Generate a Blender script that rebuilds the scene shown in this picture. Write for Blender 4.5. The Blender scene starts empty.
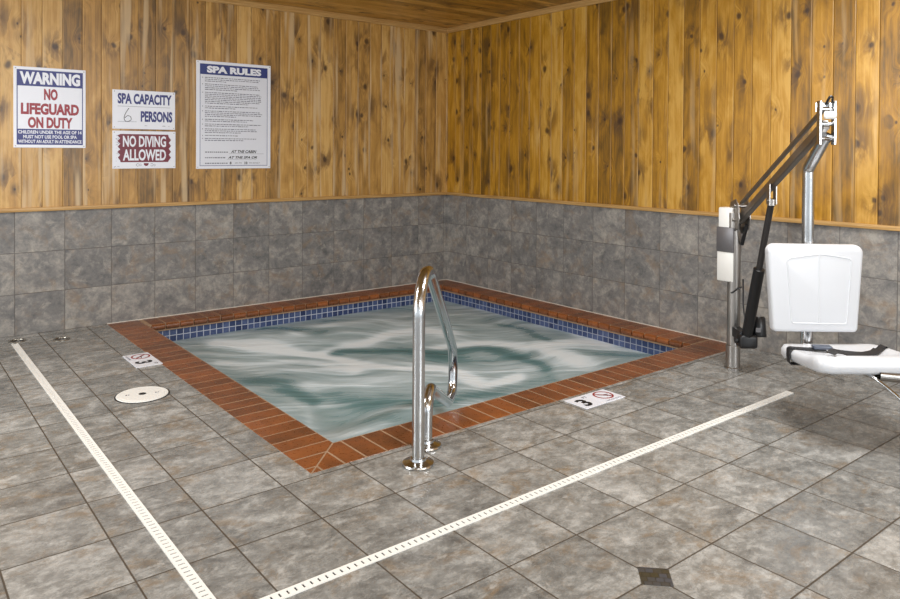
import bpy, bmesh, math, random
import numpy as np
from mathutils import Vector, Matrix
random.seed(7)
SC = bpy.context.scene
COL = SC.collection
PI = math.pi

# ------------------------------------------------------------------ helpers
def link(name, bm, mat, parent=None, smooth=False, kind=None):
    me = bpy.data.meshes.new(name)
    bmesh.ops.recalc_face_normals(bm, faces=bm.faces[:])
    bm.to_mesh(me); bm.free()
    o = bpy.data.objects.new(name, me); COL.objects.link(o)
    for m in (mat if isinstance(mat, (list, tuple)) else [mat]): me.materials.append(m)
    if smooth:
        for p in me.polygons: p.use_smooth = True
        try: me.set_sharp_from_angle(angle=math.radians(smooth if smooth is not True else 40))
        except Exception: pass
    if parent is not None: o.parent = parent
    if kind: o['kind'] = kind
    return o

def thing(name, label, cat, loc=(0,0,0), rotz=0, group=None):
    o = bpy.data.objects.new(name, None); COL.objects.link(o)
    o.location = loc; o.rotation_euler = (0,0,rotz); o.empty_display_size = .1
    o['label'] = label; o['category'] = cat
    if group: o['group'] = group
    return o

def bm_box(bm, x0, x1, y0, y1, z0, z1, mi=0, M=None):
    vs = [bm.verts.new((x,y,z)) for x in (x0,x1) for y in (y0,y1) for z in (z0,z1)]
    if M is not None:
        for v in vs: v.co = M @ v.co
    f = [(0,1,3,2),(4,6,7,5),(0,4,5,1),(2,3,7,6),(0,2,6,4),(1,5,7,3)]
    out = []
    for q in f:
        fc = bm.faces.new([vs[i] for i in q]); fc.material_index = mi; out.append(fc)
    return vs, out

def rbox(x0,x1,y0,y1,z0,z1,r=.01,seg=3,M=None):
    bm = bmesh.new(); bm_box(bm,x0,x1,y0,y1,z0,z1)
    bmesh.ops.bevel(bm, geom=bm.edges[:], offset=r, segments=seg, affect='EDGES', profile=.5)
    if M is not None: bmesh.ops.transform(bm, matrix=M, verts=bm.verts)
    return bm

def add_tube(bm, pts, r, seg=20, cap=True, mi=0):
    pts = [Vector(p) for p in pts]; n = len(pts)
    rr = r if isinstance(r,(list,tuple)) else [r]*n
    T = []
    for i in range(n):
        a = pts[max(i-1,0)]; b = pts[min(i+1,n-1)]
        T.append((b-a).normalized())
    up = Vector((0,0,1)) if abs(T[0].z) < .9 else Vector((1,0,0))
    N = (up - T[0]*up.dot(T[0])).normalized()
    rings = []
    for i in range(n):
        N = (N - T[i]*N.dot(T[i])).normalized(); B = T[i].cross(N)
        rings.append([bm.verts.new(pts[i] + (N*math.cos(2*PI*k/seg)+B*math.sin(2*PI*k/seg))*rr[i]) for k in range(seg)])
    for i in range(n-1):
        for k in range(seg):
            f = bm.faces.new((rings[i][k],rings[i][(k+1)%seg],rings[i+1][(k+1)%seg],rings[i+1][k])); f.material_index = mi
    if cap:
        for rg in (rings[0],rings[-1]):
            f = bm.faces.new(rg); f.material_index = mi

def spline(pts, n=8):
    P = [Vector(p) for p in pts]; P = [P[0]*2-P[1]]+P+[P[-1]*2-P[-2]]
    out = []
    for i in range(1,len(P)-2):
        for k in range(n):
            t = k/n
            out.append(.5*((2*P[i])+(-P[i-1]+P[i+1])*t+(2*P[i-1]-5*P[i]+4*P[i+1]-P[i+2])*t*t+(-P[i-1]+3*P[i]-3*P[i+1]+P[i+2])*t**3))
    out.append(P[-2]); return out

def fillet(pts, rad, n=8):
    P = [Vector(p) for p in pts]; out = [P[0]]
    rad = rad if isinstance(rad,(list,tuple)) else [rad]*len(P)
    for i in range(1,len(P)-1):
        a = (P[i-1]-P[i]); b = (P[i+1]-P[i]); la, lb = a.length, b.length
        a.normalize(); b.normalize(); ang = a.angle(b)
        d = min(rad[i]/math.tan(ang/2), la*.49, lb*.49); r = d*math.tan(ang/2)
        c = P[i] + (a+b).normalized()*(r/math.sin(ang/2))
        s = P[i]+a*d-c; e = P[i]+b*d-c; w = s.angle(e)
        for k in range(n+1):
            t = k/n; out.append(c + (s*math.sin((1-t)*w)+e*math.sin(t*w))/math.sin(w))
    out.append(P[-1]); return out

def add_lathe(bm, prof, seg=40, M=None, mi=0):
    rings = []
    for r,z in prof:
        if r < 1e-6: rings.append([bm.verts.new((0,0,z))])
        else: rings.append([bm.verts.new((r*math.cos(2*PI*k/seg), r*math.sin(2*PI*k/seg), z)) for k in range(seg)])
    allv = [v for r in rings for v in r]
    for a,b in zip(rings[:-1],rings[1:]):
        for k in range(seg):
            q = [a[k%len(a)], a[(k+1)%len(a)], b[(k+1)%len(b)], b[k%len(b)]]
            q = list(dict.fromkeys(q))
            if len(q) > 2:
                f = bm.faces.new(q); f.material_index = mi
    if M is not None:
        for v in allv: v.co = M @ v.co
    return allv

def add_ribbon(bm, pts, w, t, side):
    """flat strap: side = list of width directions or one vector"""
    P = [Vector(p) for p in pts]; n = len(P); rows = []
    for i in range(n):
        T = (P[min(i+1,n-1)]-P[max(i-1,0)]).normalized()
        S = Vector(side[i] if isinstance(side,list) else side); S = (S-T*S.dot(T)).normalized()
        N = T.cross(S)
        rows.append([bm.verts.new(P[i]+S*a*w/2+N*b*t/2) for a,b in ((-1,-1),(1,-1),(1,1),(-1,1))])
    for a,b in zip(rows[:-1],rows[1:]):
        for k in range(4): bm.faces.new((a[k],a[(k+1)%4],b[(k+1)%4],b[k]))
    bm.faces.new(rows[0]); bm.faces.new(rows[-1])

def add_prism(bm, outline, t, M, mi=0):
    """outline in local xy, thickness 0..t along local z"""
    a = [bm.verts.new(M @ Vector((x,y,0))) for x,y in outline]
    b = [bm.verts.new(M @ Vector((x,y,t))) for x,y in outline]
    n = len(a)
    for f in (bm.faces.new(a), bm.faces.new(b)): f.material_index = mi
    for k in range(n):
        f = bm.faces.new((a[k],a[(k+1)%n],b[(k+1)%n],b[k])); f.material_index = mi

def ring2d(bm, cx, cy, ro, ri, t, M, seg=36, a0=0, a1=2*PI, mi=0, sy=1.0):
    full = abs(a1-a0-2*PI) < 1e-6
    n = seg
    V = []
    for k in range(n if full else n+1):
        a = a0+(a1-a0)*k/n; c,s = math.cos(a), math.sin(a)*sy
        V.append([bm.verts.new(M @ Vector((cx+r*c, cy+r*s, z))) for r,z in ((ri,0),(ro,0),(ro,t),(ri,t))])
    m = len(V)
    for k in range(m if full else m-1):
        a,b = V[k],V[(k+1)%m]
        for j in range(4):
            f = bm.faces.new((a[j],a[(j+1)%4],b[(j+1)%4],b[j])); f.material_index = mi

def text_bm(bm, s, cx, cy, w, h, M, t=.0006, bold=.0, mi=0, shear=0.):
    """text fitted to a w x h box centred on (cx,cy) of the plane M"""
    cu = bpy.data.curves.new('lettering','FONT'); cu.body = s; cu.size = 1; cu.offset = bold; cu.shear = shear
    cu.resolution_u = 3; cu.extrude = .5
    ob = bpy.data.objects.new('lettering', cu); COL.objects.link(ob)
    dg = bpy.context.evaluated_depsgraph_get(); dg.update()
    me = bpy.data.meshes.new_from_object(ob.evaluated_get(dg))
    co = [v.co.copy() for v in me.vertices]
    x0,x1 = min(c.x for c in co), max(c.x for c in co); y0,y1 = min(c.y for c in co), max(c.y for c in co)
    vs = [bm.verts.new(M @ Vector((cx+((c.x-x0)/(x1-x0)-.5)*w, cy+((c.y-y0)/(y1-y0)-.5)*h, t if c.z>0 else 0))) for c in co]
    for p in me.polygons:
        try:
            f = bm.faces.new([vs[i] for i in p.vertices]); f.material_index = mi
        except ValueError: pass
    bpy.data.objects.remove(ob); bpy.data.curves.remove(cu); bpy.data.meshes.remove(me)

# ------------------------------------------------------------------ materials
class NT:
    def __init__(s, name):
        s.m = bpy.data.materials.new(name); s.m.use_nodes = True
        s.t = s.m.node_tree; s.n = s.t.nodes; s.b = s.n['Principled BSDF']
    def L(s, a, b): s.t.links.new(a, b)
    def node(s, typ, **kw):
        n = s.n.new(typ)
        for k,v in kw.items(): setattr(n,k,v)
        return n
    def put(s, sock, v):
        if isinstance(v,(int,float)): sock.default_value = v
        elif isinstance(v,(tuple,list)): sock.default_value = v
        else: s.L(v, sock)
    def math(s, op, a, b=None, c=None):
        n = s.node('ShaderNodeMath', operation=op)
        s.put(n.inputs[0], a)
        if b is not None: s.put(n.inputs[1], b)
        if c is not None: s.put(n.inputs[2], c)
        return n.outputs[0]
    def mr(s, v, a, b, c=0, d=1, smooth=True):
        n = s.node('ShaderNodeMapRange'); n.interpolation_type = 'SMOOTHSTEP' if smooth else 'LINEAR'
        s.put(n.inputs[0], v)
        for i,q in enumerate((a,b,c,d)): s.put(n.inputs[i+1], q)
        return n.outputs[0]
    def xyz(s, x, y, z=0):
        n = s.node('ShaderNodeCombineXYZ')
        for i,v in enumerate((x,y,z)): s.put(n.inputs[i], v)
        return n.outputs[0]
    def noise(s, vec, scale, detail=4, rough=.5, dist=0., color=False):
        n = s.node('ShaderNodeTexNoise')
        if vec is not None: s.L(vec, n.inputs['Vector'])
        n.inputs['Scale'].default_value = scale; n.inputs['Detail'].default_value = detail
        n.inputs['Roughness'].default_value = rough; n.inputs['Distortion'].default_value = dist
        return n.outputs['Color' if color else 'Fac']
    def mix(s, f, a, b, blend='MIX'):
        n = s.node('ShaderNodeMix', data_type='RGBA', blend_type=blend)
        s.put(n.inputs[0], f)
        for i,v in ((6,a),(7,b)):
            if isinstance(v,tuple): n.inputs[i].default_value = v
            else: s.L(v, n.inputs[i])
        return n.outputs[2]
    def ramp(s, f, stops):
        n = s.node('ShaderNodeValToRGB'); s.put(n.inputs[0], f); e = n.color_ramp.elements
        while len(e) < len(stops): e.new(.5)
        for q,(p,c) in zip(e,stops): q.position = p; q.color = c
        return n.outputs[0]
    def bump(s, h, strength=.3, dist=.01):
        n = s.node('ShaderNodeBump'); n.inputs['Strength'].default_value = strength
        n.inputs['Distance'].default_value = dist; s.put(n.inputs['Height'], h)
        s.L(n.outputs[0], s.b.inputs['Normal'])
    def obj(s):
        tc = s.node('ShaderNodeTexCoord'); sp = s.node('ShaderNodeSeparateXYZ')
        s.L(tc.outputs['Object'], sp.inputs[0]); return tc.outputs['Object'], sp.outputs

def rgb(r,g,b):
    f = lambda c: (c/255/12.92) if c/255 <= .04045 else ((c/255+.055)/1.055)**2.4
    return (f(r),f(g),f(b),1)

def plain(name, c, rough=.5, metal=0., spec=.5, noise=0.):
    k = NT(name); k.b.inputs['Roughness'].default_value = rough; k.b.inputs['Metallic'].default_value = metal
    k.b.inputs['Specular IOR Level'].default_value = spec
    tc = k.node('ShaderNodeTexCoord')
    n = k.noise(tc.outputs['Object'], 14, 3)
    lo = tuple(x*(1-noise) for x in c[:3])+(1,)
    k.L(k.mix(n, lo, c), k.b.inputs['Base Color'])
    return k.m

def wood(name, axis, off, pitch=.137, tint=1., seed=0., run='Z', sheen=.0, sat=1.0, val=1.0):
    k = NT(name); oc, s = k.obj()
    u = s[axis]; vz = s[run]
    p = k.math('DIVIDE', k.math('SUBTRACT', u, off), pitch)
    idx = k.math('FLOOR', p); fr = k.math('FRACT', p)
    wn = k.node('ShaderNodeTexWhiteNoise', noise_dimensions='1D'); k.put(wn.inputs['W'], k.math('ADD', idx, seed))
    rnd = wn.outputs['Value']
    sp = k.node('ShaderNodeSeparateColor'); k.L(wn.outputs['Color'], sp.inputs[0])
    v = k.math('ADD', vz, k.math('MULTIPLY', rnd, 9.7))
    # knots: one voronoi lattice per plank
    lx = k.math('MULTIPLY', fr, pitch)
    wob = k.noise(oc, 9, 2, .5)
    X = k.math('ADD', k.math('MULTIPLY', idx, 17.31), k.math('MULTIPLY', k.math('ADD', lx, k.math('MULTIPLY', k.math('SUBTRACT', wob, .5), .045)), 1/.26))
    Y = k.math('MULTIPLY', v, 1/.34)
    vo = k.node('ShaderNodeTexVoronoi', voronoi_dimensions='2D', feature='F1'); k.L(k.xyz(X,Y,0), vo.inputs['Vector']); vo.inputs['Scale'].default_value = 1
    vo.inputs['Randomness'].default_value = .95
    d = vo.outputs['Distance']
    kr = k.node('ShaderNodeSeparateColor'); k.L(vo.outputs['Color'], kr.inputs[0])
    size = k.mr(kr.outputs[0], .2, 1, .35, 1.2, False)
    dn = k.math('DIVIDE', d, size)
    # grain lines that flow round the knots
    gx = k.math('ADD', k.math('MULTIPLY', lx, 62), k.math('MULTIPLY', k.mr(d, 0, .30, 1, 0), 3.6))
    gx = k.math('ADD', gx, k.math('MULTIPLY', k.noise(k.xyz(k.math('MULTIPLY',lx,9), k.math('MULTIPLY',v,.7), idx), 1.2, 1), 5))
    grain = k.noise(k.xyz(gx, k.math('MULTIPLY', v, .9), k.math('MULTIPLY', idx, 3.3)), 1.0, 3, .6)
    fine = k.noise(k.xyz(k.math('MULTIPLY', lx, 420), k.math('MULTIPLY', v, 7), idx), 1.0, 2, .6)
    blot = k.noise(k.xyz(k.math('MULTIPLY', lx, 11), k.math('MULTIPLY', v, 3.2), k.math('MULTIPLY', idx, 5.1)), 1.0, 4, .6, .6)
    t = k.math('ADD', k.math('MULTIPLY', grain, .55), k.math('MULTIPLY', fine, .2))
    t = k.math('ADD', t, k.math('MULTIPLY', k.math('SUBTRACT', rnd, .5), .38))
    t = k.math('ADD', t, k.math('MULTIPLY', k.math('SUBTRACT', blot, .5), .75))
    T = lambda r,g,b: rgb(min(255,r*tint),g*tint,b*tint)
    col = k.ramp(t, [(0.08, T(104,76,30)), (.25, T(152,110,42)), (.42, T(184,136,56)), (.62, T(210,166,90))])
    # greyish smudges around knots
    halo = k.math('MULTIPLY', k.mr(dn, .08, .58, 1, 0), k.mr(blot, .42, .58, 1.0, .05))
    col = k.mix(k.math('MULTIPLY', halo, .72), col, T(88,62,34))
    core = k.math('MULTIPLY', k.mr(dn, .035, .12, 1, 0), .85)
    col = k.mix(core, col, T(52,30,14))
    # pale streaks: sapwood, plus lacquer sheen painted into the colour
    sap_sheen = k.math('MULTIPLY', k.mr(k.noise(k.xyz(k.math('MULTIPLY', lx, 16), k.math('MULTIPLY', v, .9), k.math('MULTIPLY', idx, 8.7)), 1, 2, .5), .56, .72), sheen)
    col = k.mix(sap_sheen, col, T(205,176,132))
    # tongue and groove lines
    e = k.math('MINIMUM', fr, k.math('SUBTRACT', 1, fr))
    g = k.mr(e, 0.0, .024, 1, 0)
    col = k.mix(k.math('MULTIPLY', g, .55), col, T(88,56,18))
    l = k.math('MULTIPLY', k.mr(fr, .02, .035), k.mr(fr, .05, .065, 1, 0))
    col = k.mix(k.math('MULTIPLY', l, .40), col, T(205,160,92))
    hs = k.node('ShaderNodeHueSaturation'); hs.inputs['Saturation'].default_value = sat; hs.inputs['Value'].default_value = val
    k.L(col, hs.inputs['Color']); k.L(hs.outputs[0], k.b.inputs['Base Color'])
    k.L(k.mr(fine, .3, .7, .30, .44), k.b.inputs['Roughness'])
    k.b.inputs['Specular IOR Level'].default_value = .5
    h = k.math('ADD', k.math('MULTIPLY', k.mr(e, 0, .04), 1.0), k.math('MULTIPLY', grain, .12))
    h = k.math('ADD', h, k.math('MULTIPLY', rnd, .0))
    k.bump(h, .5, .004)
    return k.m

def slate(name, ax, ay, ox, oy, px, py, dark, mid, light, warm, grout, gw=.0035, rough=.42, gstr=.8, streak=1., bumpd=.0025):
    k = NT(name); oc, s = k.obj()
    U = k.math('DIVIDE', k.math('SUBTRACT', s[ax], ox), px); V = k.math('DIVIDE', k.math('SUBTRACT', s[ay], oy), py)
    iu, iv = k.math('FLOOR', U), k.math('FLOOR', V); fu, fv = k.math('FRACT', U), k.math('FRACT', V)
    wn = k.node('ShaderNodeTexWhiteNoise', noise_dimensions='2D'); k.L(k.xyz(iu,iv), wn.inputs['Vector'])
    sc = k.node('ShaderNodeSeparateColor'); k.L(wn.outputs['Color'], sc.inputs[0])
    off = k.math('MULTIPLY', sc.outputs[0], 7); off2 = k.math('MULTIPLY', sc.outputs[1], 5)
    vec = k.xyz(k.math('ADD', s[ax], off), k.math('ADD', k.math('MULTIPLY', s[ay], streak), off2), off)
    n1 = k.noise(vec, 7, 9, .70, .5); n2 = k.noise(vec, 26, 7, .75, .3)
    vec2 = k.xyz(off2, k.math('ADD', k.math('MULTIPLY', s[ay], streak), off), k.math('ADD', s[ax], 3.3))
    n3 = k.noise(vec2, 5, 8, .72, .6); n4 = k.noise(oc, 190, 2, .6); nb = k.noise(vec2, 10, 7, .72, .5)
    t = k.math('ADD', k.math('MULTIPLY', n1, .62), k.math('MULTIPLY', n2, .38))
    t = k.math('ADD', t, k.math('MULTIPLY', k.math('SUBTRACT', sc.outputs[2], .5), .07))
    col = k.ramp(t, [(.36, dark), (.50, mid), (.66, light)])
    col = k.mix(k.mr(n3, .50, .68, 0, .62), col, warm)
    col = k.mix(k.mr(nb, .54, .68, 0, .6), col, light)
    col = k.mix(k.math('MULTIPLY', k.math('SUBTRACT', n4, .35), .5), col, dark)
    eu = k.math('MULTIPLY', k.math('MINIMUM', fu, k.math('SUBTRACT', 1, fu)), px)
    ev = k.math('MULTIPLY', k.math('MINIMUM', fv, k.math('SUBTRACT', 1, fv)), py)
    e = k.math('MINIMUM', eu, ev)
    g = k.mr(e, gw*.45, gw, 1, 0)
    col = k.mix(k.math('MULTIPLY', g, gstr), col, grout)
    k.L(col, k.b.inputs['Base Color'])
    k.L(k.math('MAXIMUM', k.mr(n2, .35, .65, rough-.07, rough+.12), k.math('MULTIPLY', g, .8)), k.b.inputs['Roughness'])
    h = k.math('ADD', k.math('MULTIPLY', k.math('SUBTRACT', 1, g), 1.), k.math('MULTIPLY', t, 1.6))
    k.bump(h, .45, bumpd)
    return k.m

M_wood_left = wood('pine_planks_left', 'X', -.027, seed=3.1, tint=.97, sheen=.8, sat=.95)
M_wood_right = wood('pine_planks_right', 'Y', -.015, pitch=.1385, seed=41.7, tint=.98, sheen=.35, sat=1.06, val=.95)
M_ceil = wood('pine_ceiling', 'Y', -.02, seed=77.0, tint=1.0, run='X', sheen=.1)
def trimmat(name, run):
    k = NT(name); oc, s = k.obj()
    n = k.noise(k.xyz(k.math('MULTIPLY', s[run], 3), k.math('MULTIPLY', s['Z'], 160), 0), 1, 4, .6)
    k.L(k.ramp(n, [(.3, rgb(150,112,60)), (.5, rgb(186,146,88)), (.7, rgb(206,170,116))]), k.b.inputs['Base Color'])
    k.b.inputs['Roughness'].default_value = .4
    return k.m
M_trimwood = trimmat('pine_trim', 'X'); M_trimwood2 = trimmat('pine_trim_cross', 'Y')
WT = dict(dark=rgb(86,86,86), mid=rgb(124,121,118), light=rgb(172,166,156), warm=rgb(138,116,92), grout=rgb(70,64,60))
M_tile_left = slate('slate_wall_left', 'X','Z', -.047, 0, .333, .305, gw=.003, gstr=.65, rough=.45, **WT)
M_tile_right = slate('slate_wall_right', 'Y','Z', -.33, 0, .341, .305, gw=.003, gstr=.65, rough=.45, **WT)
M_floor = slate('slate_floor', 'X','Y', -2.558, -4.4427, .333, .3335, rgb(94,94,92), rgb(136,136,133), rgb(190,190,187), rgb(134,114,88), rgb(66,54,38), gw=.0042, gstr=.95, rough=.22, streak=1.3)
M_white = plain('white_plastic', rgb(236,236,232), .38, noise=.03)
M_seatwhite = plain('white_moulded_plastic', rgb(208,211,216), .32, noise=.02)
M_strip = plain('white_drain_cover', rgb(240,240,236), .35, noise=.04)
M_dark = plain('black_plastic', rgb(26,27,30), .35, noise=.2)
M_dark2 = plain('dark_recess', rgb(40,38,36), .7, noise=.2)
M_web = plain('black_webbing', rgb(30,30,34), .6, noise=.3)
M_buckle = plain('grey_blue_buckle', rgb(88,96,112), .4, noise=.25)
M_greystrap = plain('grey_strap', rgb(112,110,112), .35, metal=.4, noise=.2)
M_signwhite = plain('sign_white', rgb(228,231,240), .35, noise=.03)
M_signgrey = plain('sign_paper', rgb(220,223,232), .4, noise=.03)
M_blue = plain('sign_blue', rgb(40,48,118), .4, noise=.1)
M_navy = plain('sign_navy', rgb(28,48,118), .4, noise=.1)
M_red = plain('sign_red', rgb(150,32,48), .4, noise=.1)
M_maroon = plain('sign_maroon', rgb(112,26,48), .4, noise=.1)
M_ink = plain('black_ink', rgb(24,24,26), .5, noise=.1)
M_greyink = plain('grey_small_print', rgb(120,122,134), .6, noise=.2)
M_caulk = plain('white_caulk', rgb(215,208,196), .6, noise=.08)
M_markred = plain('marker_red', rgb(150,40,36), .4, noise=.1)
M_mortar = plain('brick_mortar', rgb(168,138,110), .8, noise=.25)

def steel(name, c, rough=.18, lo=.8):
    k = NT(name); oc, s = k.obj()
    k.b.inputs['Metallic'].default_value = 1
    n = k.noise(oc, 5, 3)
    k.L(k.mix(n, tuple(x*lo for x in c[:3])+(1,), c), k.b.inputs['Base Color'])
    k.L(k.mr(n, .3, .7, rough*.8, rough*1.3), k.b.inputs['Roughness'])
    return k.m
M_steel = steel('stainless_steel', rgb(206,208,210), .19)
M_steel2 = steel('brushed_steel', rgb(176,172,168), .36)

def brickmat():
    k = NT('terracotta_brick'); oc, s = k.obj()
    at = k.node('ShaderNodeAttribute', attribute_name='tone')
    n = k.noise(oc, 9, 5, .65, .4); n2 = k.noise(oc, 60, 3)
    t = k.math('ADD', k.math('MULTIPLY', n, .55), k.math('MULTIPLY', n2, .12)); t = k.math('ADD', t, k.math('MULTIPLY', at.outputs['Fac'], .18))
    col = k.ramp(t, [(.3, rgb(104,62,36)), (.5, rgb(138,80,42)), (.72, rgb(160,96,50))])
    k.L(col, k.b.inputs['Base Color'])
    k.L(k.mr(n2, .3, .7, .26, .4), k.b.inputs['Roughness'])
    k.bump(n2, .2, .002)
    return k.m
M_brick = brickmat()

def mosaic(name, axis_u, ou, oz, pitch, cols, grout, gw=.004):
    k = NT(name); oc, s = k.obj()
    U = k.math('DIVIDE', k.math('SUBTRACT', s[axis_u], ou), pitch); V = k.math('DIVIDE', k.math('SUBTRACT', s['Z'], oz), pitch)
    wn = k.node('ShaderNodeTexWhiteNoise', noise_dimensions='2D'); k.L(k.xyz(k.math('FLOOR',U),k.math('FLOOR',V)), wn.inputs['Vector'])
    col = k.ramp(wn.outputs['Value'], [(0,cols[0]),(.5,cols[1]),(1,cols[2])])
    col = k.mix(k.mr(k.noise(oc, 70, 3), .4, .7, 0, .35), col, cols[0])
    fu, fv = k.math('FRACT', U), k.math('FRACT', V)
    e = k.math('MINIMUM', k.math('MINIMUM', fu, k.math('SUBTRACT',1,fu)), k.math('MINIMUM', fv, k.math('SUBTRACT',1,fv)))
    g = k.mr(e, gw/pitch*.5, gw/pitch, 1, 0)
    col = k.mix(g, col, grout); k.L(col, k.b.inputs['Base Color'])
    k.L(k.mr(g, 0, 1, .12, .8), k.b.inputs['Roughness']); k.bump(k.math('SUBTRACT',1,g), .5, .002)
    return k.m
BL = [rgb(44,56,92), rgb(62,76,114), rgb(82,96,134)]
M_blueA = mosaic('blue_glazed_tile_x', 'X', -.2, -.055, .0548, BL, rgb(176,182,196))
M_blueB = mosaic('blue_glazed_tile_y', 'Y', -.2, -.055, .0548, BL, rgb(150,156,172))

def watermat():
    k = NT('churning_spa_water'); oc, s = k.obj()
    at = k.node('ShaderNodeAttribute', attribute_name='foam')
    # streaks run along the drift of the water
    c_, s_ = .80, -.60
    a = k.math('ADD', k.math('MULTIPLY', s['X'], c_), k.math('MULTIPLY', s['Y'], s_))
    b = k.math('SUBTRACT', k.math('MULTIPLY', s['X'], -s_), k.math('MULTIPLY', s['Y'], -c_))
    wv = k.noise(oc, .9, 2, .5)
    v = k.xyz(k.math('MULTIPLY', a, .8), k.math('MULTIPLY', k.math('ADD', b, k.math('MULTIPLY', wv, .9)), 4.8), 0)
    n = k.noise(v, 1.3, 5, .55, .5); n2 = k.noise(v, 5, 3, .5, .3)
    f = k.math('ADD', at.outputs['Fac'], k.math('MULTIPLY', k.math('SUBTRACT', n, .5), .95))
    f = k.math('ADD', f, k.math('MULTIPLY', k.math('SUBTRACT', n2, .5), .40))
    col = k.ramp(f, [(0, rgb(74,112,114)), (.25, rgb(102,136,140)), (.52, rgb(158,177,182)), (.80, rgb(214,228,236)), (1, rgb(226,236,242))])
    k.L(col, k.b.inputs['Base Color'])
    k.L(k.mr(f, .2, .8, .22, .5), k.b.inputs['Roughness'])
    k.b.inputs['IOR'].default_value = 1.33
    k.bump(k.math('ADD', n, k.math('MULTIPLY', n2, .3)), .5, .03)
    return k.m
M_water = watermat()

# ------------------------------------------------------------------ room
ZW, ZC = .915, 2.70
XF, YF = -8.6, -10.0            # far extents of the room
CO, CI = 3.41, 3.155            # outer / inner edge of the front and left coping
def add_quad(bm, pts, mi=0):
    f = bm.faces.new([bm.verts.new(p) for p in pts]); f.material_index = mi
# floor : slabs round the sunken spa
bm = bmesh.new()
for x0,x1,y0,y1 in ((XF,-CO,YF,0),(-CO,0,YF,-CO)):
    bm_box(bm,x0,x1,y0,y1,-.12,0)
floor = link('floor', bm, M_floor, kind='structure')
# mosaic inset
k = NT('stone_mosaic'); oc,s = k.obj()
sc_ = k.node('ShaderNodeTexBrick'); sc_.inputs['Scale'].default_value = 1; sc_.offset = .5
mp = k.node('ShaderNodeMapping'); k.L(oc, mp.inputs['Vector']); mp.inputs['Rotation'].default_value = (0,0,PI/4)
k.L(mp.outputs[0], sc_.inputs['Vector']); sc_.inputs['Brick Width'].default_value = .027; sc_.inputs['Row Height'].default_value = .025; sc_.inputs['Mortar Size'].default_value = .0012
sc_.inputs['Color1'].default_value = rgb(69,72,80); sc_.inputs['Color2'].default_value = rgb(60,54,34); sc_.inputs['Mortar'].default_value = rgb(43,37,25)
k.L(sc_.outputs['Color'], k.b.inputs['Base Color']); k.b.inputs['Roughness'].default_value = .35
bm = bmesh.new(); D = .071
add_prism(bm, [(D,0),(0,D),(-D,0),(0,-D)], .0012, Matrix.Translation((-2.886,-4.778,.0)))
link('mosaic_inset', bm, k.m, floor)

bm = bmesh.new()
bm_box(bm, XF,.02, 0,.12, -.02,ZW, 0); bm_box(bm, XF,.02, -.010,.12, ZW,ZC, 1)
link('wall_left', bm, [M_tile_left, M_wood_left], kind='structure')
bm = bmesh.new()
bm_box(bm, 0,.12, YF,.12, -.02,ZW, 0); bm_box(bm, -.010,.12, YF,.12, ZW,ZC, 1)
link('wall_right', bm, [M_tile_right, M_wood_right], kind='structure')
bm = bmesh.new(); bm_box(bm, XF,.12, YF,.12, ZC,ZC+.1)
link('ceiling', bm, M_ceil, kind='structure')
def trim(name, x0,x1,y0,y1,z0,z1, m, r=.004):
    link(name, rbox(x0,x1,y0,y1,z0,z1,r,2), m, kind='structure', smooth=30)
trim('trim_1', XF,-.0, -.026,0, ZW,ZW+.030, M_trimwood)
trim('trim_2', -.026,0, YF,-.0, ZW,ZW+.030, M_trimwood2)
trim('trim_3', XF,-.0, -.030,0, ZC-.002,ZC+.045-.045+.0, M_trimwood) if False else None
trim('trim_3', XF,0, -.026,-.008, ZC-.055,ZC, M_trimwood)
trim('trim_4', -.026,-.008, YF,0, ZC-.055,ZC, M_trimwood2)

# ------------------------------------------------------------------ spa
spa = thing('spa', 'square sunken spa with rust-red brick coping, blue tile band and churning water in the corner', 'hot tub', (-1.6,-1.6,0))
SP = Vector((-1.6,-1.6,0))
def spart(o):
    o.parent = spa; o.matrix_parent_inverse = Matrix.Translation(-SP); return o
T_ = .058; R_ = .026
prof = [(0,-.05),(0,-.0025),(.0025,0)]
for kk in range(9):
    a = PI/2 - PI*kk/8
    prof.append((.255-R_*1.0+R_*math.cos(a), -R_+R_*math.sin(a)))
prof += [(.2,-.055)]
tones = []
def brick_row(bm, M, length, start=0., pitch=.112, clip=None):
    n = int(math.ceil((length-start)/pitch))
    for i in range(-1, n):
        a = max(start+i*pitch+.0055, 0); b = min(start+(i+1)*pitch-.0055, length)
        if b-a < .02: continue
        t = random.random(); dz = random.uniform(.0008,.0018)
        A = [bm.verts.new(M @ Vector((a,w,z+dz))) for w,z in prof]; B = [bm.verts.new(M @ Vector((b,w,z+dz))) for w,z in prof]
        m = len(A); fs = [bm.faces.new(A), bm.faces.new(B)]
        for j in range(m): fs.append(bm.faces.new((A[j],A[(j+1)%m],B[(j+1)%m],B[j])))
        lay = bm.verts.layers.float['tone']
        for v in A+B: v[lay] = t
def side_mesh(M, length, start, clips):
    bm = bmesh.new(); bm.verts.layers.float.new('tone'); brick_row(bm, M, length, start)
    for co,no in clips:
        bmesh.ops.bisect_plane(bm, geom=bm.verts[:]+bm.edges[:]+bm.faces[:], plane_co=co-no*.0045, plane_no=no, clear_outer=True)
        bmesh.ops.holes_fill(bm, edges=[e for e in bm.edges if e.is_boundary], sides=12)
    return bm
s2 = math.sqrt(.5)
def fr(ox,oy,ux,uy,wx,wy):
    return Matrix(((ux,wx,0,ox),(uy,wy,0,oy),(0,0,1,0),(0,0,0,1)))
sides = [
  ('front', fr(-CO,-CO,1,0,0,1), CO, .055, [((-CO,-CO,0),(-s2,s2,0))]),
  ('left', fr(-CO,-CO,0,1,1,0), CO, .055, [((-CO,-CO,0),(s2,-s2,0))]),
  ('back', fr(-CI,0,1,0,0,-1), CI, .01, [((0,0,0),(s2,s2*-1*-1,0))]),
  ('right', fr(0,-CI,0,1,-1,0), CI, .06, []),
]
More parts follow.
